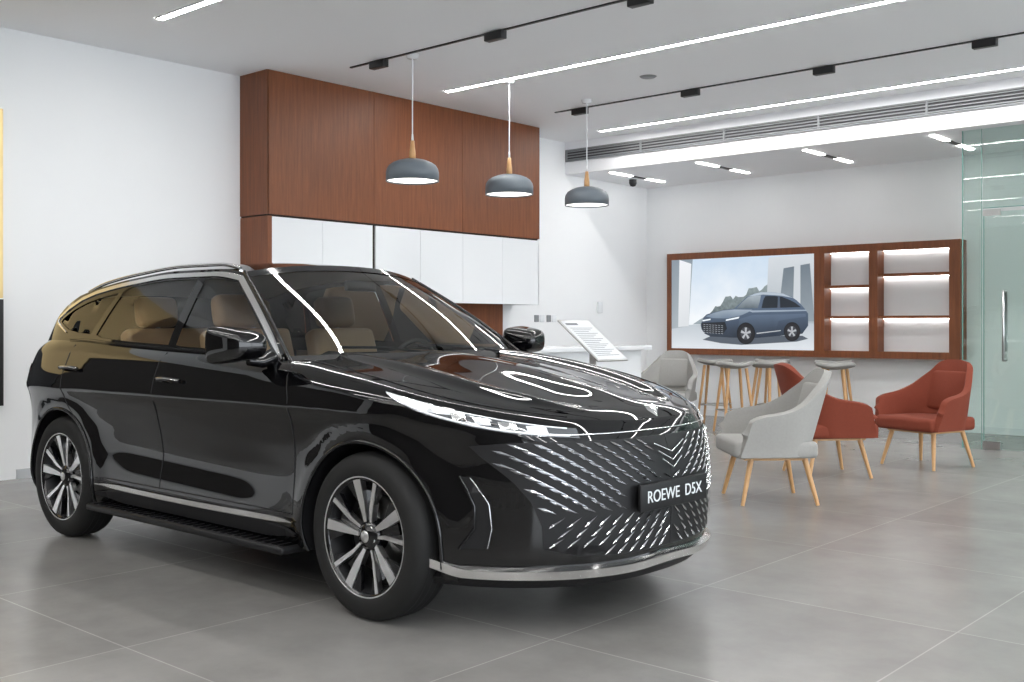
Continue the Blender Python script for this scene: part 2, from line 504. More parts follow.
def win_rear():
    p=polyline(lambda x:(x,zt(x)-.055),-1.74,-2.42,10)
    p+=[(-2.48,1.485),(-2.58,Tx(-2.58)+.045)]
    p+=polyline(lambda x:(x,Tx(x)+.032),-2.50,-1.74,8)
    return p
def win_q():
    return [(-2.535,1.472),(-2.70,1.452),(-2.86,1.42),(-3.00,1.375),(-3.12,1.32),(-3.13,1.30),(-2.95,1.25),(-2.80,1.232),(-2.65,1.225)]
wins=[win_front(),win_rear(),win_q()]
patch('glasshouse_frame',outer,lambda x,z:G(x,z),M_paint,car,.06,holes=wins)
for i,wn in enumerate(wins):
    patch('side_window_%d'%i,wn,lambda x,z:G(x,z,-.006),M_cglass,car,.08)
def both(name,pts,r,mat,res=3):
    tube(name+'_r',pts,r,mat,car,res=res); tube(name+'_l',[(p[0],-p[1],p[2]) for p in pts],r,mat,car,res=res)
def ribbon(name,pts2,wd,fn,mat,off=.005,ends=True):
    V=[];F=[]
    for i,p in enumerate(pts2):
        a=pts2[max(0,i-1)];b=pts2[min(len(pts2)-1,i+1)]
        dx,dz=b[0]-a[0],b[1]-a[1];l=math.hypot(dx,dz)
        nx_,nz_=-dz/l*wd/2,dx/l*wd/2
        f=min(1,i/3+.15,((len(pts2)-1-i)/3+.15) if ends else 1)
        for s,o in ((-1,0),(-.8,off),(.8,off),(1,0)):
            V.append(fn(p[0]+nx_*s*f,p[1]+nz_*s*f,o))
    for i in range(len(pts2)-1):
        for k in range(3): F.append((i*4+k,i*4+k+1,i*4+k+5,i*4+k+4))
    n=len(V); V=[tuple(v) for v in V]; V+= [(v[0],-v[1],v[2]) for v in V]; F+=[tuple(n+i for i in reversed(f)) for f in F]
    return mk(name,V,F,mat,car,smooth=False)
tr=polyline(lambda z:(xA(z)-.042,z),1.115,1.53,12)+polyline(lambda x:(x,zt(x)-.028),-1.44,-2.8,26)+[(-2.95,1.445),(-3.08,1.39),(-3.20,1.322),(-3.18,1.295),(-2.97,1.235)]
ribbon('window_chrome_trim',tr,.030,lambda x,z,o:G(x,z,o+.002),M_chrome,.006)
ribbon('belt_trim',polyline(lambda x:(x,Tx(x)+.012),-.80,-2.9,26),.014,lambda x,z,o:G(x,z,o+.002),M_gloss,.005)
def loft(name,edge,cen,n,mat,pw=2.3,nu=24,dz=0):
    V=[];F=[]
    for i in range(n+1):
        t=i/n;E=edge(t);C=cen(t)
        for j in range(nu+1):
            u=-1+2*j/nu;a=abs(u)**pw
            V.append((C[0]+(E[0]-C[0])*a, u*abs(E[1])*(1-.0), C[2]+(E[2]-C[2])*a+dz))
    m=nu+1
    for i in range(n):
        for j in range(nu): F.append((i*m+j,i*m+j+1,(i+1)*m+j+1,(i+1)*m+j))
    return mk(name,V,F,mat,car,smooth=True)
def wsE(t):
    z=1.095+(1.562-1.095)*t; return G(xA(z),z)
def wsC(t): return (-.42-.82*t+.035*math.sin(math.pi*t),0,1.10+.515*t+.015*math.sin(math.pi*t))
loft('windshield',wsE,wsC,14,M_wsglass)
def rfE(t):
    x=-1.345+(-3.02+1.345)*t; return G(x,zt(x))
rc=cv([-3.22,-2.9,-2.5,-2.0,-1.6,-1.24],[1.51,1.572,1.622,1.650,1.646,1.615])
def rfC(t):
    x=-1.24+(-3.22+1.24)*t; return (x,0,rc(x))
loft('roof',rfE,rfC,24,M_paint)
loft('headliner',lambda t:Vector(rfE(t))+Vector((0,.03,0)),rfC,24,pm('headliner_fabric',(.45,.42,.38),.9),dz=-.03)
def rgE(t): 
    return G(-3.02-.48*t,1.465-.305*t+.03*math.sin(math.pi*t))
def rgC(t): return (-3.22-.40*t,0,1.51-.36*t+.02*math.sin(math.pi*t))
loft('rear_window',rgE,rgC,10,M_gloss)
loft('windshield_header',lambda t:Vector(wsE(.93+.07*t))+Vector((0,-.001,.002)),lambda t:Vector(wsC(.93+.07*t))+Vector((0.002,0,.003)),3,M_gloss)
loft('windshield_cowl_band',lambda t:Vector(wsE(.0+.07*t))+Vector((0.002,-.001,.003)),lambda t:Vector(wsC(.0+.07*t))+Vector((0.003,0,.003)),3,M_matte)
both('a_pillar_edge',[tuple(Vector(wsE(i/12))+Vector((.002,.010,.004))) for i in range(13)],.010,M_gloss)
both('roof_rail',[(x,G(x,zt(x)).y+.035,zt(x)+.014+.014*min(1,(-x-1.42)*6,(x+2.97)*6)) for x in [-1.42-1.55*i/24 for i in range(25)]],.011,M_chrome)
loft('roof_spoiler',lambda t:Vector(rfE(1))+Vector((.10-.22*t,.02,.020-.012*t)),lambda t:(-3.12-.22*t,0,1.540-.02*t),6,M_paint)
for yy in (-.05,.5):
    tube('wiper_%d'%int(yy*10),[(-.50,yy,1.135),(-.56,yy-.25,1.165),(-.61,yy-.52,1.17)],.007,M_matte,car)

def line(name,pts,r=.0028,mat=M_matte):
    both(name,[tuple(S(x,z,.0005)) for x,z in pts],r,mat,1)
def zr(f,a,b,n=14): return [f(a+(b-a)*i/n) for i in range(n+1)]
line('shut_front',zr(lambda z:(-.50-.06*sstep(.9,1.1,z),z),.40,1.09))
line('shut_mid',zr(lambda z:(-1.68-.03*(z-.4),z),.40,1.13))
line('shut_rear',zr(lambda z:(-2.36-.38*sstep(.45,.95,z),z),.44,1.16))
line('shut_sill',zr(lambda x:(x,.405),-.50,-2.36,20))
def hoodpt(x,q):
    top=S(x,Tx(x)); return (top.x,top.y*q,hoodz(x,q)+.001)
both('hood_shut',[hoodpt(-.6+1.38*i/24,.93) for i in range(25)],.0028,M_matte,1)
ribbon('sill_chrome',polyline(lambda x:(x,.372-.01*math.sin((x+.48)/-1.9*math.pi)),-.47,-2.32,26),.030,lambda x,z,o:S(x,z,o+.004),M_chrome,.012)
ribbon('sill_cladding',polyline(lambda x:(x,.315),-.46,-2.33,20),.08,lambda x,z,o:S(x,z,o+.001),M_matte,.012)
for s in (-1,1):
    nm='r' if s<0 else 'l'
    o=box('running_board_'+nm,-2.33,-.48,min(s*.84,s*1.0),max(s*.84,s*1.0),.225,.262,M_matte,car,bevel=.012)
    for i in range(30):
        xx=-2.28+i*1.75/29
        box('tread',xx,xx+.03,min(s*.87,s*.975),max(s*.87,s*.975),.262,.266,M_gloss,car)
for nm,hx,hz in (('front',-1.53,.985),('rear',-2.66,1.015)):
    pts=[tuple(S(hx+.11-.22*i/10,hz+.004*i/10,.012+.022*math.sin(math.pi*i/10)**.6)) for i in range(11)]
    both('door_handle_'+nm,pts,.012,M_gloss)
    both('handle_chrome_'+nm,[(p[0],p[1]-.011,p[2]+.004) for p in pts],.003,M_chrome)
for s in (-1,1):
    nm='r' if s<0 else 'l'
    m=box('mirror_'+nm,-.12,.12,-.125,.125,-.105,.105,M_paint,car,loc=(-.74,s*1.035,1.185))
    for v in m.data.vertices:
        if v.co.x>0: v.co.y*=.70; v.co.z*=.66
        if v.co.y*s<0: v.co.z*=.82; v.co.x-=.01
        else: v.co.x-=.04
    b=m.modifiers.new('b','BEVEL'); b.width=.05; b.segments=3; b.limit_method='NONE'
    subsurf(m,2)
    tube('mirror_stalk_'+nm,[(-.74,s*1.0,1.11),(-.73,s*.93,1.10),(-.74,s*.86,1.12)],.028,M_gloss,car,radii=[.8,.9,1.3])
    box('mirror_glass_'+nm,-.868,-.858,s*1.035-.085,s*1.035+.085,1.12,1.25,M_chrome,car,bevel=.004)

def F_(y,z,off=0.0):
    def P(y,z):
        W=Wz(z); q=clamp(abs(y)/W,0,.999)
        u=max(0,1-q**(1/.42))**(1/2.6)
        x=X0+u*(xf(z)-X0)
        return Vector((x,y,z))
    p=P(y,z)
    if off:
        e=.004
        t1=P(y+e,z)-P(y-e,z);t2=P(y,z+e)-P(y,z-e)
        n=t1.cross(t2).normalized()
        if n.x<0:n=-n
        p=p+n*off
    return p
gp=[(-.001,.800),(-.30,.800),(-.55,.800),(-.70,.800),(-.795,.785),(-.77,.74),(-.70,.64),(-.655,.56),(-.625,.46),(-.62,.37),(-.50,.335),(-.30,.325),(-.001,.325)]
patch('grille_back',gp,lambda y,z:tuple(F_(y,z,.004)),M_matte,car,.04)
DV=[];DF=[]
def blade(y1,z1,y2,z2,wd,lift=.007):
    a=F_(y1,z1,.010);b=F_(y2,z2,.010)
    m=a+(b-a)*.35
    t=(b-a).normalized()
    nrm=(F_((y1+y2)/2,(z1+z2)/2,.03)-F_((y1+y2)/2,(z1+z2)/2,0)).normalized()
    sd=t.cross(nrm)*wd
    for sg in (1,-1):
        base=len(DV)
        pts=[a,m+sd,b,m-sd,m+nrm*lift]
        for p in pts: DV.append((p.x,p.y*sg,p.z))
        DF.extend([(base,base+1,base+4),(base+1,base+2,base+4),(base+2,base+3,base+4),(base+3,base,base+4)])
row=0; z=.781
while z>.510:
    y=-.03-(row%2)*.036
    while y>-.80:
        y1,z1=y-.032,z+.013; y2,z2=y+.026,z-.014
        if inpoly((y1,z1),gp) and inpoly((min(y2,-.002),z2),gp) and not(abs(y)<.30 and .48<z<.625) and not (abs(y)<.12 and z>.63):
            blade(y1,z1,min(y2,0),z2,.0036+.0032*clamp(abs(y)/.55))
        y-=.072
    z-=.0255;row+=1
row=0; z=.475
while z>.33:
    y=-.03-(row%2)*.030
    while y>-.72:
        y1,z1=y-.034,z-.021;y2,z2=y+.018,z+.021
        if inpoly((y1,z1),gp) and inpoly((min(y2,-.002),z2),gp):
            blade(y1,z1,min(y2,0),z2,.0048)
        y-=.060
    z-=.041;row+=1
mk('grille_bars',DV,DF,M_gbar,car)
for i,(hw,zc) in enumerate(((.115,.745),(.095,.712),(.075,.680))):
    tube('grille_chevron_%d'%i,[tuple(F_(-hw,zc+.022,.018)),tuple(F_(0,zc-.020,.020)),tuple(F_(hw,zc+.022,.018))],.0035,M_gbar,car)
box('number_plate',.972,.988,-.26,.26,.495,.610,M_matte,car,bevel=.004)
cu=bpy.data.curves.new('plate_text','FONT'); cu.body='ROEWE  D5X'; cu.size=.072; cu.align_x='CENTER'; cu.align_y='CENTER'; cu.extrude=.001
cu.materials.append(M_drl)
to=bpy.data.objects.new('plate_text',cu); to.parent=car; to.location=(.9895,0,.552); to.rotation_euler=(math.pi/2,0,math.pi/2); scene.collection.objects.link(to)
bd=mk('hood_badge',[(0,-.035,.03),(0,.035,.03),(.0,.04,0),(0,0,-.04),(0,-.04,0),(.006,0,0)],[(0,1,5),(1,2,5),(2,3,5),(3,4,5),(4,0,5)],M_chrome,car,loc=(.868,0,.907),rot=(0,-.75,0))
tube('hood_front_line',[tuple(F_(y,.826,.004)) for y in [-.62+1.24*i/30 for i in range(31)]],.003,M_chrome,car)
def HS(xn,z,off=.004): return tuple(S(xn,z,off))
def hT(x): return Tx(x)-.016-.02*sstep(.3,.8,x)
hb=cv([.12,.25,.40,.55,.70,.80],[1.0,.945,.895,.855,.826,.812])
hp=polyline(lambda x:(x,hT(x)),.13,.80,16)+polyline(lambda x:(x,min(hb(x),hT(x)-.006)),.80,.15,16)
patch('headlamp_housing',hp,lambda x,z:HS(x,z,.004),M_lens,car,.03)
dp=polyline(lambda x:(x,hT(x)-.003),.14,.50,10)+polyline(lambda x:(x,hT(x)-.003-.030*math.sin(math.pi*clamp((x-.14)/.40))**.7),.50,.15,10)
patch('headlamp_silver',dp,lambda x,z:HS(x,z,.008),M_drl,car,.02)
both('headlamp_drl',[HS(x,hb(x)+.008,.010) for x in [.22+.56*i/20 for i in range(21)]],.005,M_drl)
both('headlamp_upper_line',[HS(x,hT(x)-.004,.008) for x in [.45+.33*i/14 for i in range(15)]],.003,M_drl)
for i in range(4):
    x=.46+.075*i; zc=(hT(x)+hb(x))/2
    patch('led_module_%d'%i,[(x,zc-.014),(x+.05,zc-.018),(x+.05,zc+.008),(x,zc+.012)],lambda a,b:HS(a,b,.009),M_drl if i%2 else M_chrome,car,.02)
ip=[(.43,.66),(.47,.655),(.535,.55),(.545,.45),(.535,.37),(.44,.365),(.485,.45),(.485,.54)]
patch('air_curtain',ip,lambda x,z:HS(x,z,.003),M_matte,car,.03)
both('air_curtain_edge',[HS(x,z,.006) for x,z in [(.43,.66),(.455,.61),(.485,.54),(.488,.45),(.44,.365)]],.007,M_gloss)
both('air_curtain_line',[HS(x,z,.006) for x,z in [(.47,.655),(.505,.60),(.535,.55),(.547,.45),(.535,.37)]],.0025,M_gbar)
def full_ribbon(name,zf,wd,off,o0,mat,ymax):
    V=[];Fc=[];N=70
    for i in range(N+1):
        a=-1+2*i/N; y=ymax*math.sin(a*math.pi/2)
        zc=zf(abs(y)); f=min(1,min(i,N-i)/6+.12)
        for s,o in ((-1,-.01),(-.75,off),(.75,off),(1,-.01)):
            V.append(tuple(F_(y,zc+s*wd/2*f,o+o0)))
    for i in range(N):
        for k in range(3): Fc.append((i*4+k,i*4+k+1,i*4+k+5,i*4+k+4))
    mk(name,V,Fc,mat,car,smooth=False)
full_ribbon('front_lip_chrome',lambda y:.272+.05*sstep(.78,.89,y)+.01*sstep(.3,0,y),.042,.024,.006,M_chrome,.875)
full_ribbon('front_lip_black',lambda y:.226,.045,.010,.004,M_matte,.84)
patch('tail_lamp',[(-3.30,1.03),(-3.67,1.03),(-3.67,.97),(-3.30,.985)],lambda x,z:HS(x,z,.004),M_redl,car,.03)

def wheel(nm,x,y,s):
    e=empty(nm,(x,y,R_W)); e.parent=car
    def L(name,prof,mat,seg=64): 
        return lathe(name,[(r,h*s) for r,h in prof],mat,e,seg,axis='y')
    L('tyre',[(.255,-.005),(.262,.004),(.29,.012),(.325,.010),(.350,-.005),(.362,-.03),(.365,-.06),(.365,-.16),(.355,-.19),(.325,-.21),(.27,-.21)],M_rubber,72)
    for k,h in enumerate((-.055,-.09,-.125,-.16)):
        L('tread_groove_%d'%k,[(.3655,h),(.3662,h-.003),(.3655,h-.006)],M_matte)
    L('rim_edge',[(.262,.004),(.259,.005),(.256,.003)],M_alloy)
    L('rim_lip',[(.256,.003),(.250,.0),(.243,-.012)],M_gloss)
    L('rim_barrel',[(.246,-.008),(.236,-.03),(.225,-.10),(.235,-.20)],M_matte)
    L('rim_back',[(.0,-.12),(.235,-.12)],M_matte,40)
    L('brake_disc',[(.06,-.085),(.165,-.085),(.165,-.11)],M_disc,48)
    L('hub',[(.0,-.008),(.030,-.008),(.040,-.016),(.062,-.026),(.072,-.05),(.07,-.09)],M_gloss,32)
    L('hub_cap',[(.0,-.004),(.022,-.004),(.027,-.009)],M_alloy,24)
    sv=[];sf=[];bv=[];bf=[]
    def poly(vl,fl,pts,dep):
        b0=len(vl);n=len(pts)
        cxm=sum(p[0] for p in pts)/n;czm=sum(p[1] for p in pts)/n
        for (px,pz,h) in pts: vl.append((px,h*s,pz))
        for (px,pz,h) in pts: vl.append((cxm+(px-cxm)*.95,(h-dep)*s,czm+(pz-czm)*.95))
        fl.append(tuple(range(b0,b0+n)))
        for k in range(n): fl.append((b0+k,b0+(k+1)%n,b0+n+(k+1)%n,b0+n+k))
    for k in range(5):
        a=math.pi/2+2*math.pi*k/5
        def P(r,dg,h): t=a+math.radians(dg); return (r*math.cos(t),r*math.sin(t),h)
        poly(sv,sf,[P(.055,26,-.028),P(.115,20,-.020),P(.253,17,-.003),P(.253,6,-.003),P(.150,4.0,-.014),P(.055,8,-.028)],.03)
        poly(sv,sf,[P(.055,-24,-.028),P(.110,-18,-.022),P(.253,-19,-.003),P(.253,-14,-.003),P(.120,-9,-.018),P(.055,-12,-.028)],.03)
        poly(bv,bf,[P(.06,14,-.040),P(.20,8,-.034),P(.20,-10,-.034),P(.06,-14,-.040)],.02)
        poly(bv,bf,[P(.125,17,-.024),P(.252,30,-.010),P(.252,17,-.008)],.02)
        poly(bv,bf,[P(.125,-15,-.024),P(.252,-27,-.010),P(.252,-19,-.008)],.02)
    mk('spokes_alloy',sv,sf,M_alloy,e); mk('spokes_black',bv,bf,M_gloss,e)
    for k in range(5):
        a=math.pi/2+2*math.pi*(k+.5)/5
        lathe('lug_%d'%k,[(0,-.02*s),(.009,-.02*s),(.009,-.04*s)],M_steel,e,8,axis='y',loc=(.045*math.cos(a),0,.045*math.sin(a)))
wheel('wheel_front_r',0,-.925,-1)
wheel('wheel_rear_r',WB,-.925,-1)
wheel('wheel_front_l',0,.925,1)
wheel('wheel_rear_l',WB,.925,1)

box('cabin_floor',-3.1,-.6,-.72,.72,.34,.5,M_dash,car)
d=box('dashboard',-1.02,-.60,-.74,.74,.70,1.075,M_dash,car,bevel=.04)
box('cabin_door_r',-2.7,-.7,-.80,-.76,.45,1.10,M_trimtan,car)
box('cabin_door_l',-2.7,-.7,.76,.80,.45,1.10,M_trimtan,car)
box('centre_screen',-1.03,-1.01,-.32,.55,.99,1.13,M_gloss,car,bevel=.004)
box('parcel_shelf',-3.3,-2.8,-.65,.65,1.02,1.05,M_dash,car)
def seat(nm,x,y,wd):
    c=box(nm+'_cushion',-.27,.27,-wd,wd,-.08,.08,M_tan,car,loc=(x,y,.60)); subsurf(c,3)
    b=c.modifiers.new('b','BEVEL'); 
    c.modifiers.move(1,0); b.width=.04;b.limit_method='NONE'
    k=box(nm+'_back',-.07,.07,-wd,wd,-.33,.34,M_tan,car,loc=(x-.33,y,.93),rot=(0,-.30,0))
    b=k.modifiers.new('b','BEVEL'); b.width=.05;b.segments=3;b.limit_method='NONE'; subsurf(k,2)
    for q in ([0] if wd<.3 else [-.36,.36]):
        h=box(nm+'_headrest',-.06,.06,-.14,.14,-.10,.10,M_tan,car,loc=(x-.47,y+q,1.36),rot=(0,-.2,0))
        b=h.modifiers.new('b','BEVEL'); b.width=.05;b.segments=3;b.limit_method='NONE'; subsurf(h,2)
        tube(nm+'_post',[(x-.44,y+q,1.2),(x-.455,y+q,1.28)],.015,M_steel,car)
seat('seat_front_r',-1.32,-.37,.25); seat('seat_front_l',-1.32,.37,.25); seat('seat_rear',-2.20,0,.62)
sp_=[( -1.08+.05*math.sin(a),.37+.18*math.cos(a),1.01+.18*math.sin(a)) for a in [2*math.pi*i/32 for i in range(32)]]
tube('steering_wheel',sp_,.014,M_dash,car,cyclic=True)
tube('steering_spokes',[(-1.08,.20,1.01),(-1.06,.37,.99),(-1.08,.54,1.01)],.018,M_dash,car)
box('rear_view_mirror',-1.12,-1.09,-.11,.11,1.47,1.53,M_dash,car,bevel=.01)

# ------------------------------------------------------------------ chairs
def place(name,x,y,fx,fy):
    a=math.atan2(fy,fx)-math.pi/2
    return empty(name,(x,y,0),a)
hch=cv([0,.10,.22,.34,.48,.62,.80,.90,1.0],[.945,.94,.905,.82,.71,.655,.63,.60,.50])
def armchair(x,y,fx,fy,mat):
    e=place('armchair',x,y,fx,fy)
    V=[];F=[];NT=32;NZ=8
    for i in range(-NT,NT+1):
        t=abs(i)/NT;sg=1 if i>=0 else -1
        if t<.6:
            ph=t/.6*math.pi/2; px=.33*math.sin(ph)**.8; py=-.27*math.cos(ph)**.8
        else:
            px=.33+.02*(t-.6)/.4; py=.30*(t-.6)/.4
        zb_=.345; ztp=hch(t)
        for k in range(NZ+1):
            z=zb_+(ztp-zb_)*k/NZ
            dz=max(0,z-.38)
            bk=(1-sstep(.2,.8,t))
            yy=py-dz*.30*bk+(.0 if t<.9 else -.05*(t-.9)/.1*(k/NZ))
            xx=px+dz*.20*sstep(.3,.7,t)-dz*.18*px*bk
            V.append((sg*xx,yy,z))
    m=NZ+1
    for i in range(2*NT):
        for k in range(NZ): F.append((i*m+k,i*m+k+1,(i+1)*m+k+1,(i+1)*m+k))
    o=mk('shell',V,F,mat,e,smooth=True)
    so=o.modifiers.new('s','SOLIDIFY'); so.thickness=.055; so.offset=1
    b=o.modifiers.new('b','BEVEL'); b.width=.020;b.segments=3;b.limit_method='ANGLE'; b.angle_limit=math.radians(50)
    box('seat_cushion',-.315,.315,-.27,.33,.335,.455,mat,e,bevel=.035,seg=4)
    box('back_cushion',-.20,.20,-.03,.03,-.17,.20,mat,e,loc=(0,-.29,.66),rot=(.28,0,0),bevel=.028,seg=4)
    box('under_frame',-.24,.24,-.20,.24,.315,.34,M_oak,e)
    for i,(sx,sy) in enumerate(((-1,-1),(1,-1),(-1,1),(1,1))):
        tube('leg_%d'%i,[(sx*.22,sy*.19,.34),(sx*.285,sy*.27,.0)],.019,M_oak,e,radii=[1.15,.7])
    return e
def head(r,d): return (d*-.6626+r*.749, d*.749+r*.6626)
armchair(-3.77,7.11,*head(-.98,-.04),M_grey)
armchair(-3.60,9.78,*head(-.86,-.50),M_red)
armchair(-4.03,8.62,*head(.97,.12),M_red)

def stool(x,y,a):
    e=empty('bar_stool',(x,y,0),a)
    V=[];F=[];NA=28;NRr=6
    V.append((0,0,.80))
    for j in range(1,NRr+1):
        for i in range(NA):
            an=2*math.pi*i/NA;r=.205*j/NRr
            px=r*math.cos(an)*1.05;py=r*math.sin(an)*.92
            V.append((px,py,.80+.045*(j/NRr)**2*abs(math.cos(an))**1.5*(1)+.035*(j/NRr)**2*max(0,-math.sin(an))))
    for i in range(NA): F.append((0,1+i,1+(i+1)%NA))
    for j in range(NRr-1):
        for i in range(NA): F.append((1+j*NA+i,1+(j+1)*NA+i,1+(j+1)*NA+(i+1)%NA,1+j*NA+(i+1)%NA))
    o=mk('seat',V,F,M_grey,e,smooth=True)
    so=o.modifiers.new('s','SOLIDIFY'); so.thickness=.045; so.offset=-1
    b=o.modifiers.new('b','BEVEL'); b.width=.012;b.segments=2;b.limit_method='ANGLE'
    lg=[]
    for i,(sx,sy) in enumerate(((-1,-1),(1,-1),(1,1),(-1,1))):
        tube('leg_%d'%i,[(sx*.11,sy*.10,.765),(sx*.19,sy*.18,0)],.018,M_oak,e,radii=[1.1,.75]); lg.append((sx*.167,sy*.156,.26))
    tube('foot_ring',lg,.009,M_steel,e,cyclic=True)
for (r,d_,a) in ((2.62,13.75,.3),(2.66,12.75,.9),(3.35,13.7,.1),(3.12,12.9,1.3),(3.98,13.2,.5),(3.78,12.45,.2)):
    x=d_*-.6626+r*.749; y=d_*.749+r*.6626
    stool(x,y,a)
armchair(-7.30,11.15,.3,-1,M_grey)

ls=empty('spec_stand',(-5.42,7.15,0))
M_paper=pm('paper_grey',(.62,.64,.66),.5)
M_ink=pm('ink',(.12,.13,.15),.6)
th=math.atan2(.33,.42)
pn=box('board',-.27,.27,-.21,.21,-.006,.006,M_steel,ls,loc=(.0,.0,1.15),rot=(0,th,0),bevel=.003)
box('sheet',-.255,.255,-.195,.195,.0065,.008,M_paper,ls,loc=(0,0,1.15),rot=(0,th,0))
for i in range(16):
    box('text_line_%d'%i,-.16+i*.024,-.155+i*.024,-.15,.15-.05*(i%3),.0082,.0088,M_ink,ls,loc=(0,0,1.15),rot=(0,th,0))
box('heading',-.225,-.20,-.16,.0,.0082,.0088,M_ink,ls,loc=(0,0,1.15),rot=(0,th,0))
box('post',-.02,.02,-.02,.02,.02,1.14,M_steel,ls)
box('base',-.16,.16,-.16,.16,0,.02,M_steel,ls,bevel=.004)

# ------------------------------------------------------------------ back wall feature with screen & shelves
FY=12.90
fu=empty('media_wall_unit')
xa,xb,za,zb2=-8.45,-4.36,.865,2.295
box('frame_top',xa,xb,FY,YB,zb2-.09,zb2,M_wood,fu)
box('frame_bottom',xa,xb,FY,YB,za,za+.085,M_wood,fu)
box('frame_left',xa,xa+.07,FY,YB,za+.085,zb2-.09,M_wood,fu)
box('frame_right',xb-.13,xb,FY,YB,za+.085,zb2-.09,M_wood,fu)
box('divider_a',-6.20,-6.06,FY,YB,za+.085,zb2-.09,M_wood,fu)
box('divider_b',-5.47,-5.36,FY,YB,za+.085,zb2-.09,M_wood,fu)
M_shelfback=pm('shelf_back_white',(.78,.79,.81),.5)
box('shelf_back',-6.06,xb-.13,YB-.02,YB-.001,za+.085,zb2-.09,M_shelfback,fu)
for z in (1.36,1.75): box('shelf_l',-6.06,-5.47,FY+.01,YB-.02,z,z+.035,M_wood,fu)
for z in (1.36,1.88): box('shelf_r',-5.36,xb-.13,FY+.01,YB-.02,z,z+.035,M_wood,fu)
for z in (1.36,1.75,zb2-.09): box('led_l',-6.05,-5.48,YB-.055,YB-.04,z-.006,z-.0005,M_led,fu)
for z in (1.36,1.88,zb2-.09): box('led_r',-5.35,xb-.14,YB-.055,YB-.04,z-.006,z-.0005,M_led,fu)
ds=empty('display_screen')
SX0,SX1,SZ0,SZ1=-8.38,-6.20,.95,2.205
def em(name,c,s=1.0): return pm(name,(0,0,0),.4,emit=c,es=s)
def emgrad(name,c0,c1,z0,z1,noise=0.0,s=1.0,nscale=6):
    m=bpy.data.materials.new(name); m.use_nodes=True
    nt=m.node_tree; b=nt.nodes['Principled BSDF']; b.inputs['Base Color'].default_value=(0,0,0,1); b.inputs['Roughness'].default_value=.4
    tc=nt.nodes.new('ShaderNodeTexCoord'); sx=nt.nodes.new('ShaderNodeSeparateXYZ')
    mr=nt.nodes.new('ShaderNodeMapRange'); mr.inputs['From Min'].default_value=z0; mr.inputs['From Max'].default_value=z1
    n=nt.nodes.new('ShaderNodeTexNoise'); n.inputs['Scale'].default_value=nscale; n.inputs['Detail'].default_value=6
    ad=nt.nodes.new('ShaderNodeMath'); ad.operation='MULTIPLY_ADD'; ad.inputs[1].default_value=noise; 
    rp=nt.nodes.new('ShaderNodeValToRGB'); rp.color_ramp.elements[0].color=(*c0,1); rp.color_ramp.elements[1].color=(*c1,1)
    nt.links.new(tc.outputs['Object'],sx.inputs[0]); nt.links.new(tc.outputs['Object'],n.inputs['Vector'])
    nt.links.new(sx.outputs['Z'],mr.inputs['Value']); nt.links.new(n.outputs['Fac'],ad.inputs[0]); nt.links.new(mr.outputs['Result'],ad.inputs[2])
    sb=nt.nodes.new('ShaderNodeMath'); sb.operation='SUBTRACT'; sb.inputs[1].default_value=noise*.5
    nt.links.new(ad.outputs[0],sb.inputs[0]); nt.links.new(sb.outputs[0],rp.inputs[0])
    nt.links.new(rp.outputs[0],b.inputs['Emission Color']); b.inputs['Emission Strength'].default_value=s
    return m
box('screen_panel',SX0,SX1,FY+.02,FY+.05,SZ0,SZ1,emgrad('scr_sky',(.90,.93,.96),(.60,.72,.85),1.4,2.2,1.2,nscale=2.2),ds)
def scr(name,pts,mat,lay):
    V=[(SX0+(SX1-SX0)*u,FY+.019-.0008*lay,SZ0+(SZ1-SZ0)*v) for u,v in pts]
    vs,fs=patch2d([(v[0],v[2]) for v in V],[],2.0)
    mk(name,[(p[0],V[0][1],p[1]) for p in vs],fs,mat,ds)
scr('ground',[(0,0),(1,0),(1,.30),(0,.26)],emgrad('scr_ground',(.74,.78,.82),(.50,.55,.60),.95,1.32,.3),1)
scr('tower',[(.0,.22),(.13,.25),(.16,1),(0,1)],emgrad('scr_tower',(.40,.45,.49),(.26,.31,.36),1.2,2.2,.3),2)
scr('tower_light',[(.05,.24),(.13,.25),(.15,.95),(.06,1)],emgrad('scr_tower2',(.70,.73,.76),(.86,.88,.91),1.2,2.2,.2),3)
scr('hill',[(.16,.27),(.22,.33),(.28,.38),(.36,.41),(.48,.45),(.60,.44),(.72,.34),(.72,.28)],emgrad('scr_hill',(.30,.36,.40),(.50,.56,.60),1.3,1.55,.6,nscale=12),2)
tp=[(.28,.32)]
for i in range(24):
    u=.29+.42*i/23; tp.append((u,.42+.26*(i/23)**.6+.045*random.uniform(-1,1)))
tp.append((.72,.32))
scr('trees',tp,emgrad('scr_trees',(.10,.13,.14),(.30,.36,.37),1.3,1.9,1.2,nscale=22),3)
scr('pavilion',[(.68,.28),(.70,.98),(1,1),(1,.28)],emgrad('scr_pav',(.42,.47,.51),(.66,.70,.74),1.3,2.2,.2),4)
scr('pavilion_dark',[(.76,.30),(.80,.86),(.97,.90),(1,.30)],emgrad('scr_pav2',(.30,.35,.39),(.16,.20,.24),1.3,2.1,.4),5)
scr('pavilion_column',[(.86,.30),(.87,.90),(.91,.905),(.91,.30)],em('scr_pav3',(.62,.66,.70)),6)
cx0,cx1=.22,.96
def C(pts): return [(cx0+(cx1-cx0)*a,.11+.52*b) for a,b in pts]
zA,zB=SZ0+.11*(SZ1-SZ0),SZ0+.63*(SZ1-SZ0)
scr('shadow',C([(.02,-.02),(.2,-.09),(.4,-.12),(.9,-.04),(1,.02),(.95,.08),(.1,.06)]),em('scr_shadow',(.10,.12,.15)),6)
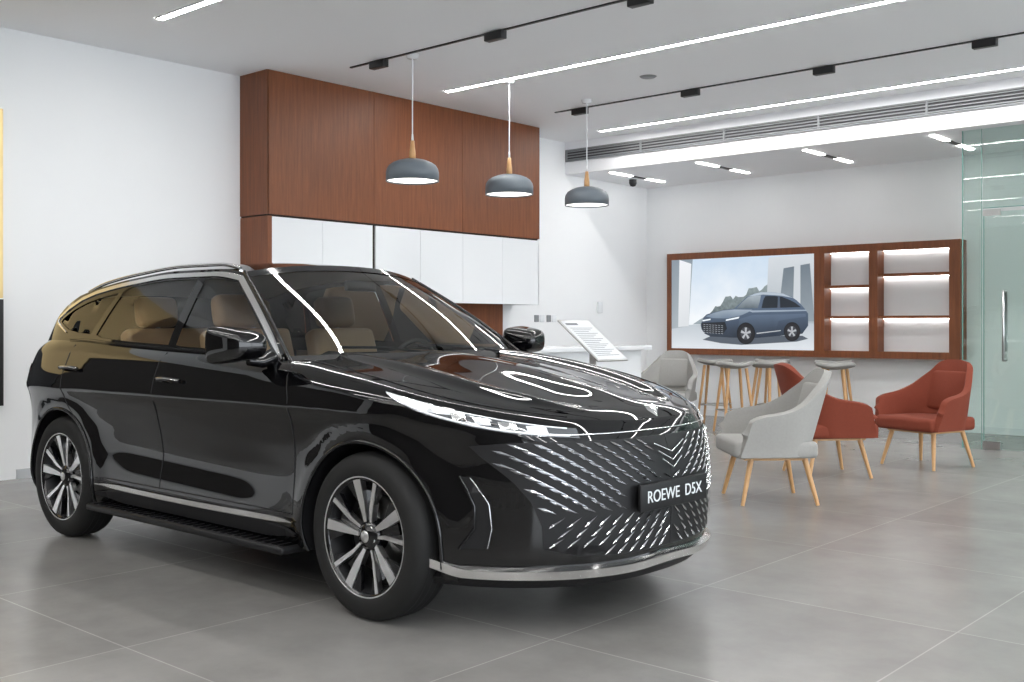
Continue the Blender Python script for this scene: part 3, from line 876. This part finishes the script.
scr('suv_body',C([(.0,.30),(.01,.20),(.04,.11),(.10,.05),(.30,.03),(.55,.03),(.95,.12),(1.0,.28),(1.0,.52),(.97,.62),(.94,.70),(.90,.79),(.85,.87),(.78,.93),(.68,.965),(.58,.97),(.51,.94),(.45,.88),(.38,.74),(.33,.64),(.22,.61),(.12,.56),(.06,.52),(.03,.46)]),emgrad('scr_body',(.020,.028,.045),(.10,.145,.22),zA,zB-.2,.25),7)
scr('suv_side',C([(.36,.20),(.60,.16),(.72,.22),(.74,.38),(.98,.46),(.98,.52),(.5,.50),(.38,.42)]),emgrad('scr_side',(.03,.045,.07),(.11,.155,.23),zA+.08,zA+.33,.3),8)
scr('suv_hood',C([(.05,.48),(.13,.55),(.22,.60),(.33,.62),(.50,.61),(.46,.56),(.40,.50),(.26,.43),(.12,.44)]),emgrad('scr_hood',(.14,.20,.28),(.38,.45,.53),zA+.27,zA+.42,.5),8)
scr('suv_shoulder',C([(.45,.595),(.98,.60),(.99,.575),(.5,.555)]),em('scr_blue4',(.34,.41,.50)),9)
scr('suv_roof',C([(.46,.885),(.52,.94),(.58,.968),(.68,.962),(.78,.93),(.87,.84),(.76,.89),(.60,.92)]),em('scr_roof',(.48,.55,.63)),9)
scr('suv_windscreen',C([(.35,.64),(.40,.76),(.46,.875),(.52,.90),(.58,.905),(.57,.78),(.55,.64)]),emgrad('scr_ws',(.08,.11,.13),(.40,.46,.51),zA+.4,zA+.6,.6),9)
scr('suv_windows',C([(.585,.64),(.60,.80),(.62,.89),(.70,.885),(.77,.865),(.84,.80),(.89,.74),(.94,.65)]),em('scr_win',(.018,.025,.035)),9)
scr('suv_pillar',C([(.73,.64),(.735,.88),(.75,.88),(.755,.64)]),em('scr_pil',(.08,.11,.16)),10)
scr('suv_grille',C([(.01,.34),(.015,.22),(.05,.14),(.22,.10),(.26,.22),(.25,.30),(.24,.36)]),em('scr_gr',(.012,.016,.024)),9)
for k in range(5):
    for j in range(7):
        u0=.03+.029*j; v0=.315-.042*k-.004*j
        scr('suv_grille_bar_%d_%d'%(k,j),C([(u0,v0),(u0+.018,v0-.012),(u0+.018,v0-.022),(u0,v0-.010)]),em('scr_gb%d%d'%(k,j),(.45,.48,.52)),10)
scr('suv_lamp',C([(.02,.40),(.10,.43),(.10,.40),(.02,.37)]),em('scr_lamp',(.9,.95,1)),10)
scr('suv_lamp_b',C([(.25,.41),(.38,.47),(.37,.43),(.25,.38)]),em('scr_lampb',(.9,.95,1)),10)
scr('suv_sill',C([(.54,.13),(.76,.19),(.76,.175),(.54,.11)]),em('scr_sill',(.6,.63,.66)),10)
for nm,cu_,cv_,rr in (('a',.44,.12,.20),('b',.86,.16,.17)):
    for q,(f,c) in enumerate(((1.14,(.01,.012,.016)),(1,(.02,.02,.025)),(.66,(.06,.065,.08)))):
        pts=[(cu_+rr*.38*f*math.cos(a),cv_+rr*f*math.sin(a)) for a in [2*math.pi*i/24 for i in range(24)]]
        scr('suv_wheel_%s%d'%(nm,q),C(pts),em('scr_wh%s%d'%(nm,q),c),10+q)
    for k in range(5):
        a=2*math.pi*k/5+.3
        pts=[(cu_+rr*.38*r_*math.cos(a+da),cv_+rr*r_*math.sin(a+da)) for r_,da in ((.08,-1.2),(.62,-.22),(.62,.22),(.08,1.2))]
        scr('suv_spoke_%s%d'%(nm,k),C(pts),em('scr_sp%s%d'%(nm,k),(.50,.52,.55)),14)

# ------------------------------------------------------------------ glass partition
GY=11.42
gpn=empty('glass_partition')
box('fixed_panel',-3.83,-3.645,GY-.006,GY+.006,0,ZS,M_glass,gpn)
box('fixed_edge',-3.84,-3.83,GY-.007,GY+.007,0,ZS,M_gedge,gpn)
box('edge_b',-3.645,-3.640,GY-.007,GY+.007,0,ZS,M_gedge,gpn)
wn=empty('window_1')
box('over_panel',-3.63,-2.66,GY-.006,GY+.006,2.485,ZS,M_glass,wn)
box('edge_c',-3.63,-2.66,GY-.007,GY+.007,2.477,2.485,M_gedge,wn)
gp2=empty('glass_partition')
box('right_panel',-2.64,XR_-.01,GY-.006,GY+.006,0,ZS,M_glass,gp2)
box('edge_d',-2.645,-2.64,GY-.007,GY+.007,0,ZS,M_gedge,gp2)
dr=empty('door_1')
box('leaf',-3.62,-2.68,GY-.006,GY+.006,.012,2.44,M_glass,dr)
box('leaf_edge',-3.628,-3.62,GY-.007,GY+.007,.012,2.44,M_gedge,dr)
box('patch_top',-3.625,-3.46,GY-.02,GY+.02,2.40,2.465,M_steel,dr)
box('patch_bottom',-3.625,-3.46,GY-.02,GY+.02,.005,.09,M_steel,dr)
for s in (-1,1):
    tube('handle_%d'%s,[(-3.42,GY,.92),(-3.42,GY+s*.05,.92),(-3.42,GY+s*.05,1.62),(-3.42,GY,1.62)],.013,M_steel,dr)

# ------------------------------------------------------------------ world, camera
wd=bpy.data.worlds.new('World'); scene.world=wd; wd.use_nodes=True
bgn=wd.node_tree.nodes['Background']; bgn.inputs[0].default_value=(.88,.94,1,1); bgn.inputs[1].default_value=5.0
cam=bpy.data.cameras.new('camera'); co=bpy.data.objects.new('camera',cam); scene.collection.objects.link(co)
co.location=(0,0,1.28); co.rotation_euler=(math.pi/2,0,math.radians(41.5))
cam.sensor_width=36; cam.lens=1065/1024*36; cam.shift_y=-16/1024
cam.clip_start=.05
scene.camera=co
